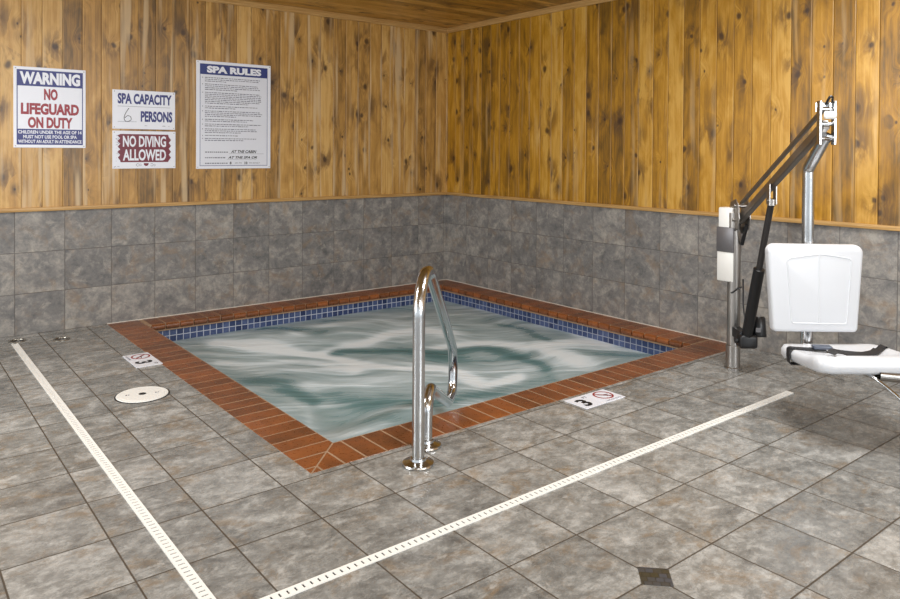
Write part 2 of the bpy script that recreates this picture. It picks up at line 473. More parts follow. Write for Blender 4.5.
for nm,M,ln,st,cl in sides:
    if nm == 'front': cl = [((-CO,-CO,0), Vector((-1,1,0)).normalized())]       # keep x-y > 0 side
    if nm == 'left': cl = [((-CO,-CO,0), Vector((1,-1,0)).normalized())]
    if nm == 'back': cl = [((0,0,0), Vector((1,-1,0)).normalized())]
    if nm == 'right': cl = [((0,0,0), Vector((-1,1,0)).normalized())]
    if nm in ('front','back'): cl2 = cl
    bm = side_mesh(M, ln, st, [(Vector(c), n) for c,n in cl])
    o = link('brick_coping', bm, M_brick, smooth=35); spart(o)
# mortar bed under the bricks
bm = bmesh.new(); mz = .0002; CM = -CI-.016
bm_box(bm,-CO+.001,-.001,-CO+.001,CM,-.06,mz); bm_box(bm,-CO+.001,CM,CM,-.001,-.06,mz)
bm_box(bm,CM,-.001,-.237,-.001,-.06,mz); bm_box(bm,-.237,-.001,CM,-.237,-.06,mz)
spart(link('mortar_bed', bm, M_mortar))
# blue waterline band and basin
bz = -.75
bm = bmesh.new(); W = .222
bm_box(bm,-CI-.02,-.02,-W,-W+.02,bz,-.055,0); spart(link('tile_band', bm, M_blueA))
bm = bmesh.new(); bm_box(bm,-CI-.02,-.02,-CI-.04,-CI+.015,bz,-.055,0); spart(link('tile_band', bm, M_blueA))
bm = bmesh.new(); bm_box(bm,-W,-W+.02,-CI+.02,-W,bz,-.055,0); spart(link('tile_band', bm, M_blueB))
bm = bmesh.new(); bm_box(bm,-CI-.01,-CI+.018,-CI+.015,-W,bz,-.055,0); spart(link('tile_band', bm, M_blueB))
bm = bmesh.new(); bm_box(bm,-CI-.04,0,-CI-.04,0,bz-.05,bz)
spart(link('basin_floor', bm, plain('basin_plaster', rgb(150,175,172), .6, noise=.1)))
# caulk bead between the coping and the wall tiles
bm = bmesh.new()
bm_box(bm,-CO,0,-.007,0,-.002,.006); bm_box(bm,-.007,0,-CO,-.007,-.002,.006)
spart(link('caulk_bead', bm, M_caulk))
# water
WZ = -.155
NX = 150
xs = np.linspace(-CI+.018, -W, NX); ys = np.linspace(-CI+.015, -W, NX)
bm = bmesh.new(); lay = bm.verts.layers.float.new('foam')
# streaks of foam and of clear water: (x, y, half width) points and strength
STREAKS = [([(-2.76,-0.46,0.087),(-2.52,-0.72,0.084),(-2.23,-1.3,0.075),(-2.19,-1.72,0.067),(-1.99,-2.02,0.064),(-1.79,-2.17,0.064),(-1.64,-2.46,0.06),(-1.4,-2.55,0.062)],0.62),([(-2.77,-0.38,0.079),(-2.42,-0.65,0.078),(-2.19,-1.22,0.069)],0.25),([(-2.22,-1.27,0.068),(-1.98,-1.2,0.072),(-1.49,-1.02,0.083),(-1.15,-1.1,0.087),(-1.03,-1.36,0.083)],0.54),([(-1.33,-1.62,0.091),(-1.02,-1.74,0.094),(-0.88,-2.07,0.089),(-0.53,-2.26,0.092),(-0.24,-2.37,0.096)],0.44),([(-0.77,-2.23,0.105),(-0.71,-2.55,0.098),(-0.81,-2.71,0.092)],0.44),([(-2.86,-1.05,0.064),(-2.43,-1.38,0.063),(-2.27,-1.81,0.057)],0.3),([(-2.93,-2.03,0.046),(-2.87,-2.25,0.043),(-2.88,-2.49,0.039)],0.1),([(-3.03,-2.56,0.027),(-2.93,-2.71,0.026),(-2.82,-2.76,0.027),(-2.6,-2.8,0.028)],0.15),([(-0.1,-0.52,0.09),(-0.08,-1.22,0.078),(-0.15,-1.8,0.068),(-0.23,-2.34,0.059)],0.25),([(-2.05,-0.72,0.081),(-1.48,-0.53,0.094),(-0.98,-0.55,0.102)],0.2),([(-2.9,-1.76,0.075),(-2.67,-1.85,0.076),(-2.41,-1.92,0.079),(-2.26,-2.17,0.075)],0.12),([(-1.96,-1.29,0.14959999999999998),(-1.77,-1.4,0.1513),(-1.6,-1.6,0.14789999999999998),(-1.53,-1.87,0.1394)],-0.62),([(-2.77,-0.38,0.05),(-2.65,-0.47,0.05),(-2.56,-0.58,0.049)],-0.2),([(-2.88,-1.51,0.095),(-2.85,-1.85,0.085),(-2.78,-2.2,0.076)],-0.42),([(-2.3,-0.28,0.088),(-2.11,-0.55,0.084),(-1.91,-0.78,0.082)],-0.25),([(-1.7,-0.5,0.091),(-1.27,-0.48,0.099),(-1.05,-0.65,0.099)],-0.2),([(-1.33,-1.8,0.09100000000000001),(-1.17,-1.85,0.0923),(-1.11,-2.15,0.08710000000000001),(-1.1,-2.39,0.0819),(-1.11,-2.57,0.078)],-0.45),([(-1.37,-2.66,0.067),(-1.21,-2.7,0.07)],-0.2),([(-2.21,-2.73,0.083),(-1.96,-2.69,0.09),(-1.71,-2.66,0.097)],-0.35),([(-2.57,-2.19,0.136),(-2.42,-2.53,0.125),(-2.27,-2.53,0.13)],-0.28),([(-0.54,-1.51,0.067),(-0.54,-1.82,0.062),(-0.57,-2.08,0.058)],-0.28),([(-0.52,-2.56,0.086),(-0.4,-2.79,0.084)],-0.25),([(-2.78,-2.56,0.076),(-2.51,-2.77,0.075)],-0.1)]
def foam(x,y):
    x += .07*math.sin(4.1*y+1.3*math.sin(3.3*x))+.025*math.sin(11*y+5*x); y += .07*math.sin(3.7*x+1.1*math.sin(4.3*y))+.025*math.sin(13*x-4*y)
    f = .56
    for W,am in STREAKS:
        best = 0
        for (ax,ay,aw),(bx,by,bw) in zip(W[:-1],W[1:]):
            dx,dy = bx-ax,by-ay; L2 = dx*dx+dy*dy
            t = ((x-ax)*dx+(y-ay)*dy)/L2; tc = min(1,max(0,t)); w = aw+(bw-aw)*tc
            d2 = (x-ax-dx*tc)**2+(y-ay-dy*tc)**2
            best = max(best, math.exp(-d2/(w*w)))
        f += am*best
    return f
grid = []
for j,y in enumerate(ys):
    row = []
    for i,x in enumerate(xs):
        h = .010*math.sin(2.3*x+1.7*y+1.2*math.sin(1.9*y-x)) + .007*math.sin(5.1*y-2.2*x+math.sin(3*x))
        ed = min(x-xs[0], xs[-1]-x, y-ys[0], ys[-1]-y); h *= min(1, ed/.3+.25)
        v = bm.verts.new((x,y,WZ+h)); v[lay] = foam(x,y); row.append(v)
    grid.append(row)
for j in range(NX-1):
    for i in range(NX-1): bm.faces.new((grid[j][i],grid[j][i+1],grid[j+1][i+1],grid[j+1][i]))
spart(link('water', bm, M_water, smooth=True))

# ------------------------------------------------------------------ handrail
F1 = Vector((-2.992,-3.610,0)); E_ = Vector((.726,.687,0)).normalized()
rail = thing('grab_rail', 'polished stainless steel grab rail looping from the deck out over the spa water', 'handrail', F1, math.atan2(E_.y,E_.x))
pth = fillet([(0,0,.0),(0,0,.725),(.12,0,.822),(.27,0,.812),(1.130,0,.195),(1.09,0,-.04),(.90,0,-.03),(.31,0,.238),(.215,0,.19),(.205,0,0)],
             [0,.16,.14,.16,.22,.085,.07,.07,.06,0], 12)
bm = bmesh.new(); add_tube(bm, pth, .0275, 28); link('rail_tube', bm, M_steel, rail, smooth=60)
for sx in (0,.205):
    bm = bmesh.new(); add_lathe(bm, [(.028,0),(.071,0),(.072,.004),(.069,.010),(.052,.015),(.036,.020),(.033,.030),(.028,.031),(.028,.0)], 48, Matrix.Translation((sx,0,.001)))
    link('flange', bm, M_steel, rail, smooth=35)

# ------------------------------------------------------------------ pool lift
FH = Vector((.621,.784,0)).normalized(); RH = Vector((FH.y,-FH.x,0))
LB = Vector((-4.893,-6.222,0)) + RH*1.826 + FH*4.71      # foot of the post
ang = math.atan2(RH.y, RH.x)
lift = thing('pool_lift', 'steel spa chair lift with white plastic seat, black actuator and slanting arm', 'pool lift', LB, ang)
def Lc(xc, d, z): return Vector((xc-1.826, d-4.71, z))    # local: x to the right, y away from the seat
bm = bmesh.new(); add_tube(bm, [Lc(1.826,4.71,.0),Lc(1.826,4.71,1.0)], .039, 32); link('post', bm, M_steel2, lift, smooth=50)
bm = bmesh.new(); add_lathe(bm, [(.040,0),(.052,0),(.052,.008),(.044,.012),(.044,.15),(.040,.154)], 32); link('post_collar', bm, M_steel2, lift, smooth=40)
# yoke plates at the post head
bm = bmesh.new()
for dx in (-.038,.032):
    M = Matrix.Translation(Lc(1.85+dx,4.71,0)) @ Matrix(((0,0,1,0),(1,0,0,0),(0,1,0,0),(0,0,0,1)))
    add_prism(bm, [(-.085,.90),(.03,.86),(.05,.98),(.03,1.065),(-.05,1.09),(-.09,1.06),(-.11,.97)], .006, M)
bmesh.ops.bevel(bm, geom=bm.edges[:], offset=.001, segments=1, affect='EDGES')
for z,yy in ((.955,-.03),(1.045,-.055)):
    add_tube(bm, [Lc(1.80,4.71+yy,z),Lc(1.90,4.71+yy,z)], .011, 14)
link('yoke', bm, M_steel2, lift, smooth=35)
bm = bmesh.new()      # brace under the yoke
add_tube(bm, [Lc(1.862,4.60,.93),Lc(1.862,4.675,.80)], .012, 12); link('brace', bm, M_dark, lift, smooth=50)
def bar(p, q, w, h):
    bm = bmesh.new(); d = (q-p); ln = d.length; d.normalize()
    X = Vector((1,0,0)); X = (X-d*X.dot(d)).normalized(); Z = X.cross(d)
    M = Matrix(((X.x,d.x,Z.x,p.x),(X.y,d.y,Z.y,p.y),(X.z,d.z,Z.z,p.z),(0,0,0,1)))
    bm_box(bm,-w/2,w/2,0,ln,-h/2,h/2); bmesh.ops.bevel(bm, geom=bm.edges[:], offset=min(w,h)*.14, segments=2, affect='EDGES')
    bmesh.ops.transform(bm, matrix=M, verts=bm.verts); return bm
A0, A1 = Lc(1.852,4.69,.950), Lc(1.890,3.70,1.530)
U0, U1 = Lc(1.849,4.66,1.060), Lc(1.884,3.70,1.612)
link('lower_arm', bar(A0,A1,.036,.050), M_steel2, lift, smooth=30)
link('upper_arm', bar(U0,U1,.022,.020), M_steel2, lift, smooth=30)
# emblem on the arm side: small stamped letters
dA = (A1-A0).normalized()
# fork at the far end
bm = bmesh.new()
for dx in (-.040,.033):
    bm_box(bm, 1.888-1.826+dx, 1.890-1.826+dx+.007, 3.675-4.71, 3.712-4.71, 1.425, 1.645)
bm_box(bm, 1.851-1.826,1.931-1.826, 3.725-4.71,3.733-4.71,1.59,1.640)
bmesh.ops.bevel(bm, geom=bm.edges[:], offset=.002, segments=1, affect='EDGES')
for z in (1.530,1.605,1.455): add_tube(bm, [Lc(1.853,3.70,z),Lc(1.929,3.70,z)], .010, 14)
link('fork', bm, M_steel, lift, smooth=35)
bm = rbox(-.031,.031,-.012,.012,-.020,.020,.0115,3,Matrix.Translation(Lc(1.892,3.662,1.572)))
link('end_cap', bm, M_white, lift, smooth=40)['label'] = 'white plastic end cap'
bm = bmesh.new(); add_tube(bm, spline([Lc(1.882,3.69,1.625),Lc(1.886,3.66,1.66),Lc(1.90,3.66,1.662),Lc(1.915,3.69,1.635)],5), .006, 8); link('cable_clip', bm, M_dark, lift, smooth=50)
# hanger pole carrying the seat
bm = bmesh.new(); add_tube(bm, fillet([Lc(1.892,3.70,1.468),Lc(1.900,3.895,1.302),Lc(1.900,3.895,.35)],[0,.05,0],6), .030, 26); link('hanger_pole', bm, M_steel, lift, smooth=50)
# actuator
a0, a1 = Lc(1.852,4.57,.215), Lc(1.862,4.25,1.105)
da = (a1-a0).normalized(); LA = (a1-a0).length
bm = bmesh.new(); add_tube(bm, [a0+da*.03,a0+da*.50,a0+da*.505],[.033,.033,.026], 20)
link('actuator_tube', bm, M_dark, lift, smooth=50)
bm = bmesh.new(); add_tube(bm, [a0+da*.50,a0+da*(LA-.02)], .0185, 18); link('actuator_rod', bm, plain('dark_grey_rod', rgb(48,46,46), .35, noise=.2), lift, smooth=50)
bm = rbox(-.052,.060,-.045,.045,-.045,.040,.018,3,Matrix.Translation(a0)); 
link('gearbox', bm, M_dark, lift, smooth=40)
bm = bmesh.new(); add_lathe(bm, [(0,0),(.040,0),(.044,.006),(.044,.115),(.038,.125),(0,.125)], 24, Matrix.Translation(a0+Vector((.082,0,.02)))@Matrix.Rotation(math.radians(-12),4,'X'))
mot = link('motor', bm, M_dark, lift, smooth=40)
bm = rbox(-.016,.016,-.002,.002,-.014,.014,.0015,1,Matrix.Translation(a0+Vector((.056,-.047,.075)))); link('rating_plate', bm, M_greystrap, mot)
bm = bmesh.new(); add_tube(bm, [a0+Vector((-.07,0,0)),a0+Vector((-.01,0,0))], .016, 14)
bm_box(bm,1.826-1.826-.02,1.826-1.826+.03,4.55-4.71,4.70-4.71,.215,.275)
link('post_bracket', bm, M_dark, lift, smooth=40)
bm = bmesh.new(); pa = a1
bm_box(bm,pa.x-.022,pa.x-.016,pa.y-.02,pa.y+.02,pa.z-.018,pa.z+.10); bm_box(bm,pa.x+.016,pa.x+.022,pa.y-.02,pa.y+.02,pa.z-.018,pa.z+.10)
add_tube(bm,[pa+Vector((-.028,0,0)),pa+Vector((.028,0,0))],.010,12); add_lathe(bm,[(0,-.03),(.024,-.026),(.024,.01),(0,.016)],18,Matrix.Translation(pa))
link('arm_bracket', bm, M_steel2, lift, smooth=40)
# battery / control pack
MB = Matrix.Translation(Lc(1.806,4.745,0)) @ Matrix.Rotation(math.radians(38),4,'Z')
bm = rbox(-.042,.042,-.052,.052,.79,1.03,.008,2,MB); pack = link('control_box', bm, M_white, lift, smooth=35)
bm = rbox(-.046,.046,-.058,.058,.556,.770,.008,2,MB); link('battery', bm, M_white, lift, smooth=35)
bm = rbox(-.050,.050,-.060,.060,.745,.905,.004,2,MB); link('battery_bracket', bm, M_greystrap, lift, smooth=35)
for sx,sz in ((-.025,1.012),(.02,1.012)): bm = bmesh.new(); add_lathe(bm,[(0,.0),(.004,0),(.004,.002),(0,.002)],10, MB@Matrix.Translation((sx,-.0525 if sz>.8 else -.0585,sz))@Matrix.Rotation(PI/2,4,'X')); link('screw', bm, M_dark, pack)
# cables
bm = bmesh.new()
add_tube(bm, spline([MB@Vector((.01,-.02,.575)), MB@Vector((.012,-.03,.53)), Lc(1.80,4.68,.49), Lc(1.832,4.665,.515),Lc(1.862,4.668,.53)],6), .0045, 8)
add_tube(bm, spline([Lc(1.868,4.665,.58),Lc(1.871,4.668,.50),Lc(1.869,4.66,.42),Lc(1.873,4.64,.34),Lc(1.885,4.60,.30)],6), .005, 8)
link('power_cable', bm, M_dark, lift, smooth=50)

# seat : back rest
def rounded_poly(pts, r, n=6):
    P = [Vector((x,y,0)) for x,y in pts]; out = []
    m = len(P)
    for i in range(m):
        a = (P[i-1]-P[i]).normalized(); b = (P[(i+1)%m]-P[i]).normalized(); an = a.angle(b)
        rr = r[i] if isinstance(r,(list,tuple)) else r
        d = rr/math.tan(an/2); c = P[i]+(a+b).normalized()*(rr/math.sin(an/2))
        s = P[i]+a*d-c; e = P[i]+b*d-c; w = s.angle(e)
        for k_ in range(n+1):
            t = k_/n; q = c+(s*math.sin((1-t)*w)+e*math.sin(t*w))/math.sin(w); out.append((q.x,q.y))
    return out
def pillow(outline, t, M, rnd=.016, n=4, dish=None):
    """rounded slab from an outline, with an optional sunken panel on the front"""
    bm = bmesh.new(); c = Vector((sum(p[0] for p in outline)/len(outline), sum(p[1] for p in outline)/len(outline)))
    O = [Vector(p) for p in outline]
    def inset(d):
        m = len(O); res = []
        for i in range(m):
            e1 = (O[i]-O[i-1]); e2 = (O[(i+1)%m]-O[i])
            n1 = Vector((-e1.y,e1.x)).normalized(); n2 = Vector((-e2.y,e2.x)).normalized()
            nn = (n1+n2).normalized(); 
            if (c-O[i]).dot(nn) < 0: nn = -nn
            res.append(O[i]+nn*d)
        return res
    loops = []
    for k_ in range(n+1):
        a = PI/2*k_/n; loops.append((inset(rnd*(1-math.sin(a))), rnd*(1-math.cos(a))))
    for k_ in range(1,n+1):
        a = PI/2*k_/n; loops.append((inset(rnd*(1-math.cos(a))), t-rnd*(1-math.sin(a))))
    rings = [[bm.verts.new(Vector((p.x,p.y,z))) for p in L_] for L_,z in loops]
    for a,b in zip(rings[:-1],rings[1:]):
        m = len(a)
        for k_ in range(m): bm.faces.new((a[k_],a[(k_+1)%m],b[(k_+1)%m],b[k_]))
    bm.faces.new(rings[0]); bm.faces.new(rings[-1])
    bmesh.ops.transform(bm, matrix=M, verts=bm.verts)
    return bm
# local plane: x right, y up (z world), z toward the viewer (-y local of the lift)
MF = Matrix(((1,0,0,0),(0,0,-1,0),(0,1,0,0),(0,0,0,1)))
def front(xc,d,z): return Matrix.Translation(Lc(xc,d,z)) @ MF
bk = rounded_poly([(-.213,-.228),(.230,-.230),(.258,.226),(-.247,.230)], [.024,.024,.045,.040])
back = link('backrest', pillow(bk, .055, front(1.898,3.865,.680), .018), M_seatwhite, lift, smooth=50)
# moulded relief on the back rest: raised frame lines and a centre rib
bm = bmesh.new()
pl = rounded_poly([(-.118,-.180),(.168,-.185),(.190,.155),(.03,.180),(-.146,.155)], [.014,.014,.02,.2,.02], 5)
pp = [front(1.898,3.811,.680) @ Vector((x,y,0)) for x,y in pl]; add_tube(bm, pp+[pp[0]], .0042, 8, cap=False)
add_tube(bm, [front(1.898,3.811,.680)@Vector((.022,.172,0)), front(1.898,3.811,.680)@Vector((.022,-.18,0))], .004, 8)
link('panel_moulding', bm, M_seatwhite, back, smooth=60)

# seat pan, dished, tipped up a little at the front
def pan_mesh():
    bm = bmesh.new(); nu, nv = 40, 30
    x0, x1 = 1.722, 2.215; d1, d0 = 3.86, 3.395
    def top(u,v):   # v 0 back .. 1 front
        z = .388 + .028*v
        z -= .020*math.exp(-((v-.42)/.30)**2)*(math.sin(PI*u)**.6)
        z += .016*math.exp(-((u-.98)/.10)**2)*math.sin(PI*min(1,max(0,v)))
        z += .016*math.exp(-((v-.86)/.14)**2)
        return z
    def bot(u,v): return .318 + .036*v
    def corner(u,v):   # rounded plan
        X = x0+(x1-x0)*u; Y = d1+(d0-d1)*v; r = .075
        cx = min(max(X,x0+r),x1-r); cy = min(max(Y,d0+r),d1-r)
        dx,dy = X-cx, Y-cy
        if dx and dy:
            m = max(abs(dx),abs(dy)); L_ = math.hypot(dx,dy); s = m/L_; X, Y = cx+dx*s, cy+dy*s
        return X,Y
    def sq(t): return t
    T, B = {}, {}
    for i in range(nu+1):
        for j in range(nv+1):
            u, v = i/nu, j/nv; X,Y = corner(u,v)
            e = min(u*(x1-x0),(1-u)*(x1-x0),v*.465,(1-v)*.465); rd = .024
            k_ = 0 if e >= rd else rd-math.sqrt(max(0,rd*rd-(rd-e)**2))
            T[i,j] = bm.verts.new(Lc(X,Y,top(u,v)-k_)); 
            if not (i in (0,nu) or j in (0,nv)) or True: B[i,j] = bm.verts.new(Lc(X,Y,bot(u,v)+k_*.8))
    for i in range(nu):
        for j in range(nv):
            bm.faces.new((T[i,j],T[i+1,j],T[i+1,j+1],T[i,j+1])); bm.faces.new((B[i,j],B[i,j+1],B[i+1,j+1],B[i+1,j]))
    rim = [(i,0) for i in range(nu)]+[(nu,j) for j in range(nv)]+[(i,nv) for i in range(nu,0,-1)]+[(0,j) for j in range(nv,0,-1)]
    for a,b in zip(rim, rim[1:]+rim[:1]): bm.faces.new((T[a],T[b],B[b],B[a]))
    return bm, top
bm, ptop = pan_mesh(); seat = link('seat', bm, M_seatwhite, lift, smooth=50)
# belt
def on_seat(xc, d, lift_=.006):
    u = (xc-1.715)/.49; v = (3.86-d)/.465; return Lc(xc,d,ptop(min(max(u,0),1),min(max(v,0),1))+lift_)
bm = bmesh.new()
left = [Lc(1.770,3.70,.322),Lc(1.722,3.70,.322),Lc(1.713,3.70,.345),Lc(1.715,3.705,.375),Lc(1.728,3.712,.396)]
bl = spline(left+[on_seat(1.77,3.715),on_seat(1.82,3.715,.008),on_seat(1.85,3.71,.010),on_seat(1.90,3.70,.012)],6)
add_ribbon(bm, bl, .046, .003, (0.15,1,0))
bl = spline([on_seat(1.93,3.70,.012),on_seat(1.985,3.67,.010),on_seat(2.04,3.64,.008),on_seat(2.09,3.63,.008),on_seat(2.14,3.66,.008),on_seat(2.19,3.69,.006),Lc(2.212,3.69,.375),Lc(2.214,3.69,.33)],6)
add_ribbon(bm, bl, .042, .003, (0.1,1,0))
bl = spline([on_seat(1.80,3.455,.012),on_seat(1.84,3.50,.022),on_seat(1.88,3.53,.022),on_seat(1.93,3.54,.010),on_seat(2.01,3.56,.012),on_seat(2.09,3.61,.014),on_seat(2.14,3.66,.013)],6)
add_ribbon(bm, bl, .040, .003, (0.2,1,.1))
belt = link('seat_belt', bm, M_web, lift)
bm = rbox(-.045,.045,-.024,.024,-.007,.009,.005,2, Matrix.Translation(on_seat(1.885,3.703,.022))@Matrix.Rotation(-.12,4,'Z'))
link('buckle', bm, M_buckle, belt, smooth=35)
# under-seat socket and foot rest
bm = bmesh.new(); add_tube(bm, [Lc(2.00,3.415,.350),Lc(2.26,3.415,.326)], .025, 22, cap=False); add_tube(bm, [Lc(2.00,3.415,.350),Lc(2.26,3.415,.326)], .020, 22, cap=False)
bm_box(bm, 2.03-1.826,2.15-1.826,3.43-4.71,3.80-4.71,.322,.338)
link('seat_frame', bm, M_steel2, lift, smooth=50)
bm = bmesh.new(); add_tube(bm, spline([Lc(1.955,3.45,.345),Lc(1.965,3.39,.345),Lc(2.0,3.34,.315),Lc(2.04,3.29,.27),Lc(2.10,3.22,.20),Lc(2.15,3.16,.14),Lc(2.16,3.12,.12)],6), .0075, 14)
link('footrest_strut', bm, M_steel, lift, smooth=50)
bm = rbox(2.05-1.826,2.40-1.826,3.02-4.71,3.14-4.71,.10,.122,.010,2); link('footrest', bm, M_seatwhite, lift, smooth=40)

# ------------------------------------------------------------------ floor fittings
def grate(name, label, L_, loc, rot, w=.042):
    t = thing(name, label, 'drain', loc, rot, 'slotted drain strips in the floor')
    bm = bmesh.new(); p = .0272; h = .004; n = int(L_/p); a = .0068
    sl = .011
    bm_box(bm, 0,L_, -w/2,-sl, .0,h); bm_box(bm, 0,L_, sl,w/2, .0,h)
    for i in range(n+1):
        x0 = i*p-(p-a)/2; bm_box(bm, max(0,x0), min(L_, x0+p-a), -sl, sl, 0, h)
    link('cover', bm, M_strip, t)
    bm = bmesh.new(); bm_box(bm, .004,L_-.004,-w/2+.006,w/2-.006,-.02,.0012); link('channel', bm, M_dark2, t)
    return t
grate('drain_channel', 'long narrow white slotted drain strip running toward the left tiled wall', 4.05, (-4.078,-4.30,0), PI/2)
grate('drain_channel', 'long narrow white slotted drain strip crossing the floor in front of the spa', 3.33, (-4.045,-4.128,0), 0)

t = thing('skimmer_lid', 'round white plastic access lid set in the floor left of the spa', 'lid', (-3.682,-1.920,0), math.atan2(-.08,.27))
bm = bmesh.new(); add_lathe(bm, [(0,0),(.137,0),(.137,.004),(.134,.006),(.120,.006),(.119,.005),(.117,.0065),(0,.0068)], 64); link('disc', bm, M_white, t, smooth=30)
bm = bmesh.new(); add_lathe(bm, [(.137,.0),(.145,0),(.145,.002),(.137,.002)], 64); link('rim', bm, M_dark2, t)
bm = bmesh.new(); add_lathe(bm, [(0,.0069),(.020,.0069),(.020,.0078),(0,.0078)], 28); link('finger_hole', bm, M_dark, t)
for sx,r1 in ((-.075,.009),(.078,.007)):
    bm = bmesh.new(); bm_box(bm, sx-.012,sx-.004,-r1,r1,.0068,.0076); bm_box(bm, sx+.002,sx+.008,-r1*.6,r1*.8,.0068,.0076)
    link('embossed_mark', bm, M_greyink, t)

def fdrain(label, loc, r):
    t = thing('floor_drain', label, 'floor drain', loc, 0, 'round floor drains by the left wall')
    bm = bmesh.new(); add_lathe(bm, [(r*.78,.001),(r*.8,.004),(r*.95,.005),(r,.003),(r,0)], 40); link('rim', bm, steel('dull_chrome', rgb(175,170,160), .3), t, smooth=40)
    bm = bmesh.new(); add_lathe(bm, [(0,.002),(r*.78,.001),(r*.78,-.004),(0,-.004)], 40); link('grille', bm, steel('drain_grille_metal', rgb(110,106,100), .4), t)
    bm = bmesh.new(); add_lathe(bm, [(0,.006),(r*.25,.006),(r*.34,.003),(r*.34,0)], 24, Matrix.Translation((r*.1,-r*.55,0))); link('centre_screw', bm, M_steel, t, smooth=40)
fdrain('small round chrome floor drain near the left wall, between drain strip and brick coping', (-3.79,-.30,0), .055)
fdrain('small round metal floor drain at the wall end of the left drain strip', (-4.05,-.17,0), .058)

def marker(kind, label, loc, rot):
    t = thing('depth_marker_tile' if kind == '3' else 'no_diving_tile', label, 'floor marker', loc, rot, 'depth marker tiles round the spa' if kind == '3' else 'no diving tiles round the spa')
    bm = rbox(-.0815,.0815,-.0815,.0815,0,.004,.0012,1); link('tile', bm, M_signwhite, t)
    M = Matrix.Translation((0,0,.0041))
    if kind == '3':
        bm = bmesh.new(); text_bm(bm, '3', -.018,-.008,.062,.105,M,bold=0.038); link('numeral', bm, M_ink, t)
        bm = bmesh.new(); text_bm(bm, 'FT', .047,.048,.034,.022,M,bold=0.019); link('lettering', bm, M_greyink, t)
    else:
        bm = bmesh.new(); ring2d(bm,0,.012,.060,.049,.0005,M)
        R = M@Matrix.Translation((0,.012,0.0002))@Matrix.Rotation(-PI/4,4,'Z'); add_prism(bm,[(-.052,-.005),(.052,-.005),(.052,.005),(-.052,.005)],.0005,R)
        link('prohibition_ring', bm, M_markred, t)
        bm = bmesh.new()
        add_prism(bm,[(-.030,.030),(-.020,.036),(.004,.014),(.018,-.012),(.012,-.016),(-.004,.006)],.0004,M)
        add_lathe(bm,[(0,.0004),(.007,.0004),(.007,0)],14,M@Matrix.Translation((.024,-.018,0)))
        add_prism(bm,[(.004,.018),(.036,.010),(.035,.004),(.004,.010)],.0004,M)
        link('diver_pictogram', bm, M_ink, t)
        bm = bmesh.new(); text_bm(bm, 'NO DIVING', 0,-.066,.11,.013,M); link('lettering', bm, M_greyink, t)
marker('3', 'white tile marked 3 FT in the floor in front of the front coping', (-1.789,-3.520,0), 0)
marker('n', 'white no-diving symbol tile in the floor in front of the front coping', (-1.624,-3.520,0), 0)
marker('n', 'white no-diving symbol tile beside the left coping, nearer the wall', (-3.482,-1.125,0), -PI/2)
marker('3', 'white tile marked 3 FT beside the left coping, nearer the round lid', (-3.482,-1.290,0), -PI/2)

# ------------------------------------------------------------------ signs
def sign(name, label, x0,x1,z0,z1, m=M_signwhite):
    cx, cz = (x0+x1)/2, (z0+z1)/2
    t = thing(name, label, 'sign', (cx,-.012,cz)); w,h = (x1-x0)/2,(z1-z0)/2
    bm = bmesh.new(); bm_box(bm,-w,w,-.0035,.0015,-h,h); bmesh.ops.bevel(bm, geom=bm.edges[:], offset=.0008, segments=1, affect='EDGES')
    link('plate', bm, m, t)
    for sx in (-1,1):
        for sz in (-1,1): bm = bmesh.new(); add_lathe(bm,[(.0045,0),(.0045,.001),(0,.0018)],12,Matrix(((1,0,0,sx*(w-.013)),(0,0,-1,-.0035),(0,1,0,sz*(h-.013)),(0,0,0,1)))); link('screw', bm, M_steel2, t)
    M = Matrix(((1,0,0,0),(0,0,-1,-.0037),(0,1,0,0),(0,0,0,1)))
    return t, w, h, M
def rect(bm,x0,x1,y0,y1,M,t=.0004,mi=0): add_prism(bm,[(x0,y0),(x1,y0),(x1,y1),(x0,y1)],t,M,mi)
UP = lambda M,e: M @ Matrix.Translation((0,0,e))
# warning
t,w,h,M = sign('warning_sign', 'warning sign reading no lifeguard on duty in red on white, leftmost on the wood wall', -4.052,-3.568,1.390,1.988)
bm = bmesh.new(); rect(bm,-.222,.222,.158,.277,M); rect(bm,-.222,.222,-.277,-.160,M)
rect(bm,-.222,-.216,-.16,.16,M); rect(bm,.216,.222,-.16,.16,M); link('blue_panel', bm, M_blue, t)
bm = bmesh.new(); text_bm(bm,'WARNING',0,.218,.405,.092,UP(M,.0005),bold=0.053)
link('heading_lettering', bm, M_signwhite, t); bm = bmesh.new()
for i,s_ in enumerate(('CHILDREN UNDER THE AGE OF 14','MUST NOT USE POOL OR SPA','WITHOUT AN ADULT IN ATTENDANCE')):
    text_bm(bm,s_,0,-.183-.035*i,(.425,.36,.425)[i],.025,UP(M,.0005),bold=0.023)
link('small_lettering', bm, M_signwhite, t)
bm = bmesh.new(); text_bm(bm,'NO',.002,.100,.092,.086,M,bold=0.049); text_bm(bm,'LIFEGUARD',0,-.010,.390,.086,M,bold=0.049); text_bm(bm,'ON DUTY',0,-.112,.300,.084,M,bold=0.049)
link('red_lettering', bm, M_red, t)
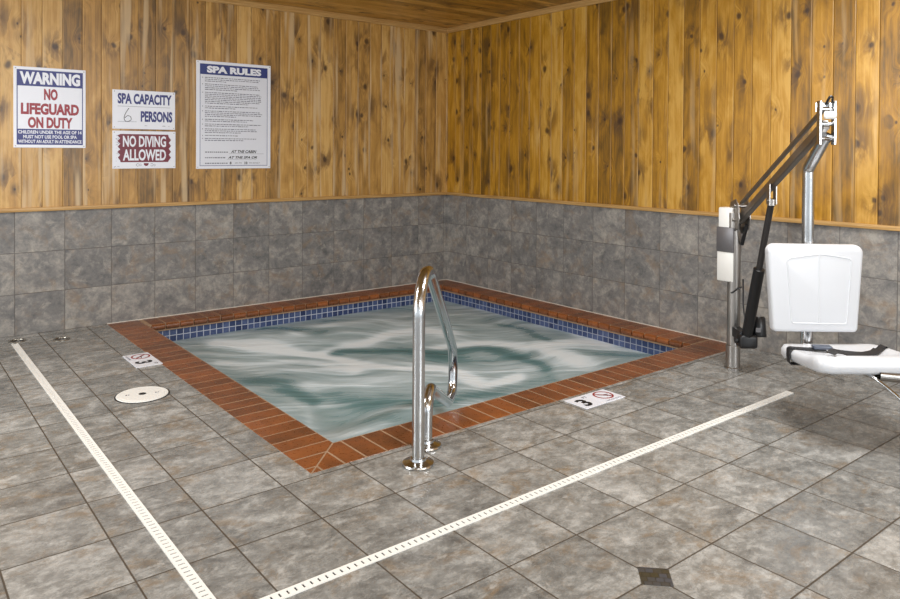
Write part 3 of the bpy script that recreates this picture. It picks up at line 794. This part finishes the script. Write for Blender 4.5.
# capacity
t,w,h,M = sign('capacity_sign', 'white sign reading spa capacity 6 persons in blue, above the no diving sign', -3.374,-2.888,1.545,1.855)
bm = bmesh.new(); text_bm(bm,'SPA CAPACITY',.005,.087,.420,.085,M,bold=0.042); link('blue_lettering', bm, M_blue, t); bm = bmesh.new(); text_bm(bm,'PERSONS',.095,-.052,.250,.088,M,bold=0.042); link('blue_lettering', bm, M_blue, t)
bm = bmesh.new(); rect(bm,-.205,.205,.024,.0265,M); rect(bm,-.205,-.06,-.098,-.0955,M); rect(bm,.0,.02,-.128,-.125,M); rect(bm,.14,.165,-.128,-.124,M); rect(bm,.185,.20,-.128,-.126,M); link('ruled_line', bm, M_greyink, t)
bm = bmesh.new(); q = spline([(-.120,.012,0),(-.140,-.020,0),(-.155,-.055,0),(-.153,-.085,0),(-.130,-.096,0),(-.105,-.082,0),(-.108,-.058,0),(-.130,-.050,0),(-.152,-.068,0)],6)
add_tube(bm,[M@p for p in q],.0022,6); link('handwritten_six', bm, M_ink, t)
# no diving
t,w,h,M = sign('no_diving_sign', 'no diving allowed sign, white letters on maroon, below the capacity sign', -3.374,-2.884,1.228,1.530)
random.seed(3)
o_ = [(-.185,.125),(.185,.125)]
for i in range(9): o_ += [(.190+(.018 if i%2 else .0),.105-.024*i)]
o_ += [(.185,-.100),(-.185,-.100)]
for i in range(10): o_ += [(-.190-(.012+random.random()*.012 if i%2 else -.002),-.085+.022*i)]
bm = bmesh.new(); add_prism(bm,o_,.0004,M); link('maroon_panel', bm, M_maroon, t)
bm = bmesh.new(); text_bm(bm,'NO DIVING',-.0,.067,.335,.090,UP(M,.0005),bold=0.030); text_bm(bm,'ALLOWED',0,-.042,.335,.092,UP(M,.0005),bold=0.030); link('white_lettering', bm, M_signwhite, t)
bm = bmesh.new()
for i in range(40):
    x = -.222+random.random()*.022; z = -.095+random.random()*.21; rect(bm,x,x+.006,z,z+.002,M)
rect(bm,-.225,-.222,-.138,-.13,M); text_bm(bm,'S',-.2,-.135,.02,.006,M)
ring2d(bm,-.055,-.122,.012,.009,.0004,M,16,.6,5.6); ring2d(bm,-.035,-.122,.009,.0065,.0004,M,16); ring2d(bm,.055,-.122,.012,.009,.0004,M,16,-2.6,2.6); ring2d(bm,.075,-.124,.008,.0055,.0004,M,16,-2,2)
link('small_print', bm, M_greyink, t)
bm = bmesh.new(); add_prism(bm,[(-.008,-.108),(.030,-.108),(.028,-.122),(.018,-.131),(.004,-.131),(-.006,-.122)],.0005,M); link('maroon_badge', bm, M_maroon, t)
# rules
t,w,h,M = sign('rules_sign', 'tall spa rules notice with navy heading and rows of small print, rightmost of the signs', -2.712,-2.041,1.220,2.140)
bm = bmesh.new(); rect(bm,-.305,.305,.345,.435,M); rect(bm,-.305,-.301,-.432,.345,M); rect(bm,.301,.305,-.432,.345,M); rect(bm,-.305,.305,-.436,-.432,M); link('navy_panel', bm, M_navy, t)
bm = bmesh.new(); rect(bm,-.301,.301,-.432,.345,M,.0002); link('paper', bm, M_signgrey, t)
bm = bmesh.new(); text_bm(bm,'SPA RULES',0,.390,.490,.060,UP(M,.0005),bold=0.057); link('white_lettering', bm, M_signwhite, t)
bm = bmesh.new(); random.seed(11); z = .322
M3 = UP(M,.0003)
for para,ln in ((3,.92),(4,.9),(7,.93),(2,.9),(4,.94),(2,.8),(2,.92),(3,.86),(1,.8),(2,.88)):
    rect(bm,-.285,-.279,z-.008,z,M3,.0002)
    for i in range(para):
        end = -.262+.545*(ln if i < para-1 else random.uniform(.3,.75))+random.uniform(-.02,.01); x = -.262
        while x < end:
            wl = random.uniform(.010,.034); hgt = random.choice((.0055,.007))
            rect(bm,x,min(x+wl,end),z-hgt,z,M3,.0002); x += wl+.005
        z -= .0152
    z -= .0105
for zz in (-.322,-.370,-.418):
    x = -.26
    while x < (-.06 if zz != -.370 else -.08):
        wl = random.uniform(.008,.022); rect(bm,x,x+wl,zz,zz+.009,M3,.0002); x += wl+.005
rect(bm,-.05,.27,-.332,-.330,M3,.0002); rect(bm,-.07,.20,-.380,-.378,M3,.0002)
link('small_print', bm, M_greyink, t)
bm = bmesh.new(); text_bm(bm,'AT THE CABIN',.085,-.312,.235,.026,M3,.0003,bold=.03,shear=.3); text_bm(bm,'AT THE SPA OR',.075,-.363,.265,.022,M3,.0003,bold=.03,shear=.3)
text_bm(bm,'8',-.035,-.412,.016,.024,M3,.0003,bold=0.038); text_bm(bm,'10',.105,-.412,.026,.024,M3,.0003,bold=0.038); text_bm(bm,'AM TO',.035,-.412,.06,.010,M3,.0003); text_bm(bm,'PM DAILY',.185,-.412,.10,.010,M3,.0003)
link('handwriting', bm, M_ink, t)

# ------------------------------------------------------------------ light
wd = bpy.data.worlds.new('room_light'); SC.world = wd; wd.use_nodes = True
bg = wd.node_tree.nodes['Background']; bg.inputs[0].default_value = (.89,.95,1.0,1); bg.inputs[1].default_value = 1.20
def area(name, loc, rot, sx, sy, power, col=(1,.995,.98)):
    l = bpy.data.lights.new(name,'AREA'); l.shape = 'RECTANGLE'; l.size = sx; l.size_y = sy; l.energy = power; l.color = col
    o = bpy.data.objects.new(name, l); COL.objects.link(o); o.location = loc; o.rotation_euler = rot; return o
area('ceiling_lamp', (-5.0,-2.4,2.66), (0,0,0), 1.2,.5, 55)
area('ceiling_lamp', (-1.5,-4.6,2.66), (0,0,0), 1.0,.4, 62)
area('ceiling_lamp', (-4.6,-6.8,2.66), (0,0,0), 1.2,.5, 60)
area('window_daylight', (-2.8,-9.8,1.8), (PI/2,0,0), 3.0,1.4, 170, (.95,.98,1))
area('window_daylight', (-8.4,-1.8,1.9), (PI/2,0,-PI/2), 3.0,1.4, 130, (.95,.98,1))

# ------------------------------------------------------------------ camera
cd = bpy.data.cameras.new('camera'); cam = bpy.data.objects.new('camera', cd); COL.objects.link(cam)
pitch, roll, yaw = .0116, .0060, .6702
cp,sp_,cr,sr,cy_,sy_ = math.cos(pitch),math.sin(pitch),math.cos(roll),math.sin(roll),math.cos(yaw),math.sin(yaw)
fwd = Vector((sy_*cp,cy_*cp,-sp_)); right = Vector((cy_,-sy_,0)); up = right.cross(fwd)
r2 = right*cr+up*sr; u2 = -right*sr+up*cr
Mx = Matrix((( r2.x,u2.x,-fwd.x,-4.8934),(r2.y,u2.y,-fwd.y,-6.2222),(r2.z,u2.z,-fwd.z,1.3795),(0,0,0,1)))
cam.matrix_world = Mx
cd.sensor_width = 36; cd.sensor_fit = 'HORIZONTAL'; cd.lens = 735.8/900*36
cd.shift_x = 0; cd.shift_y = -(299.5-160.08)/900
cd.clip_start = .05
SC.camera = cam
SC.view_settings.view_transform = 'Standard'; SC.view_settings.look = 'None'; SC.view_settings.gamma = 1
SC.view_settings.use_curve_mapping = False; SC.view_settings.exposure = 0.0
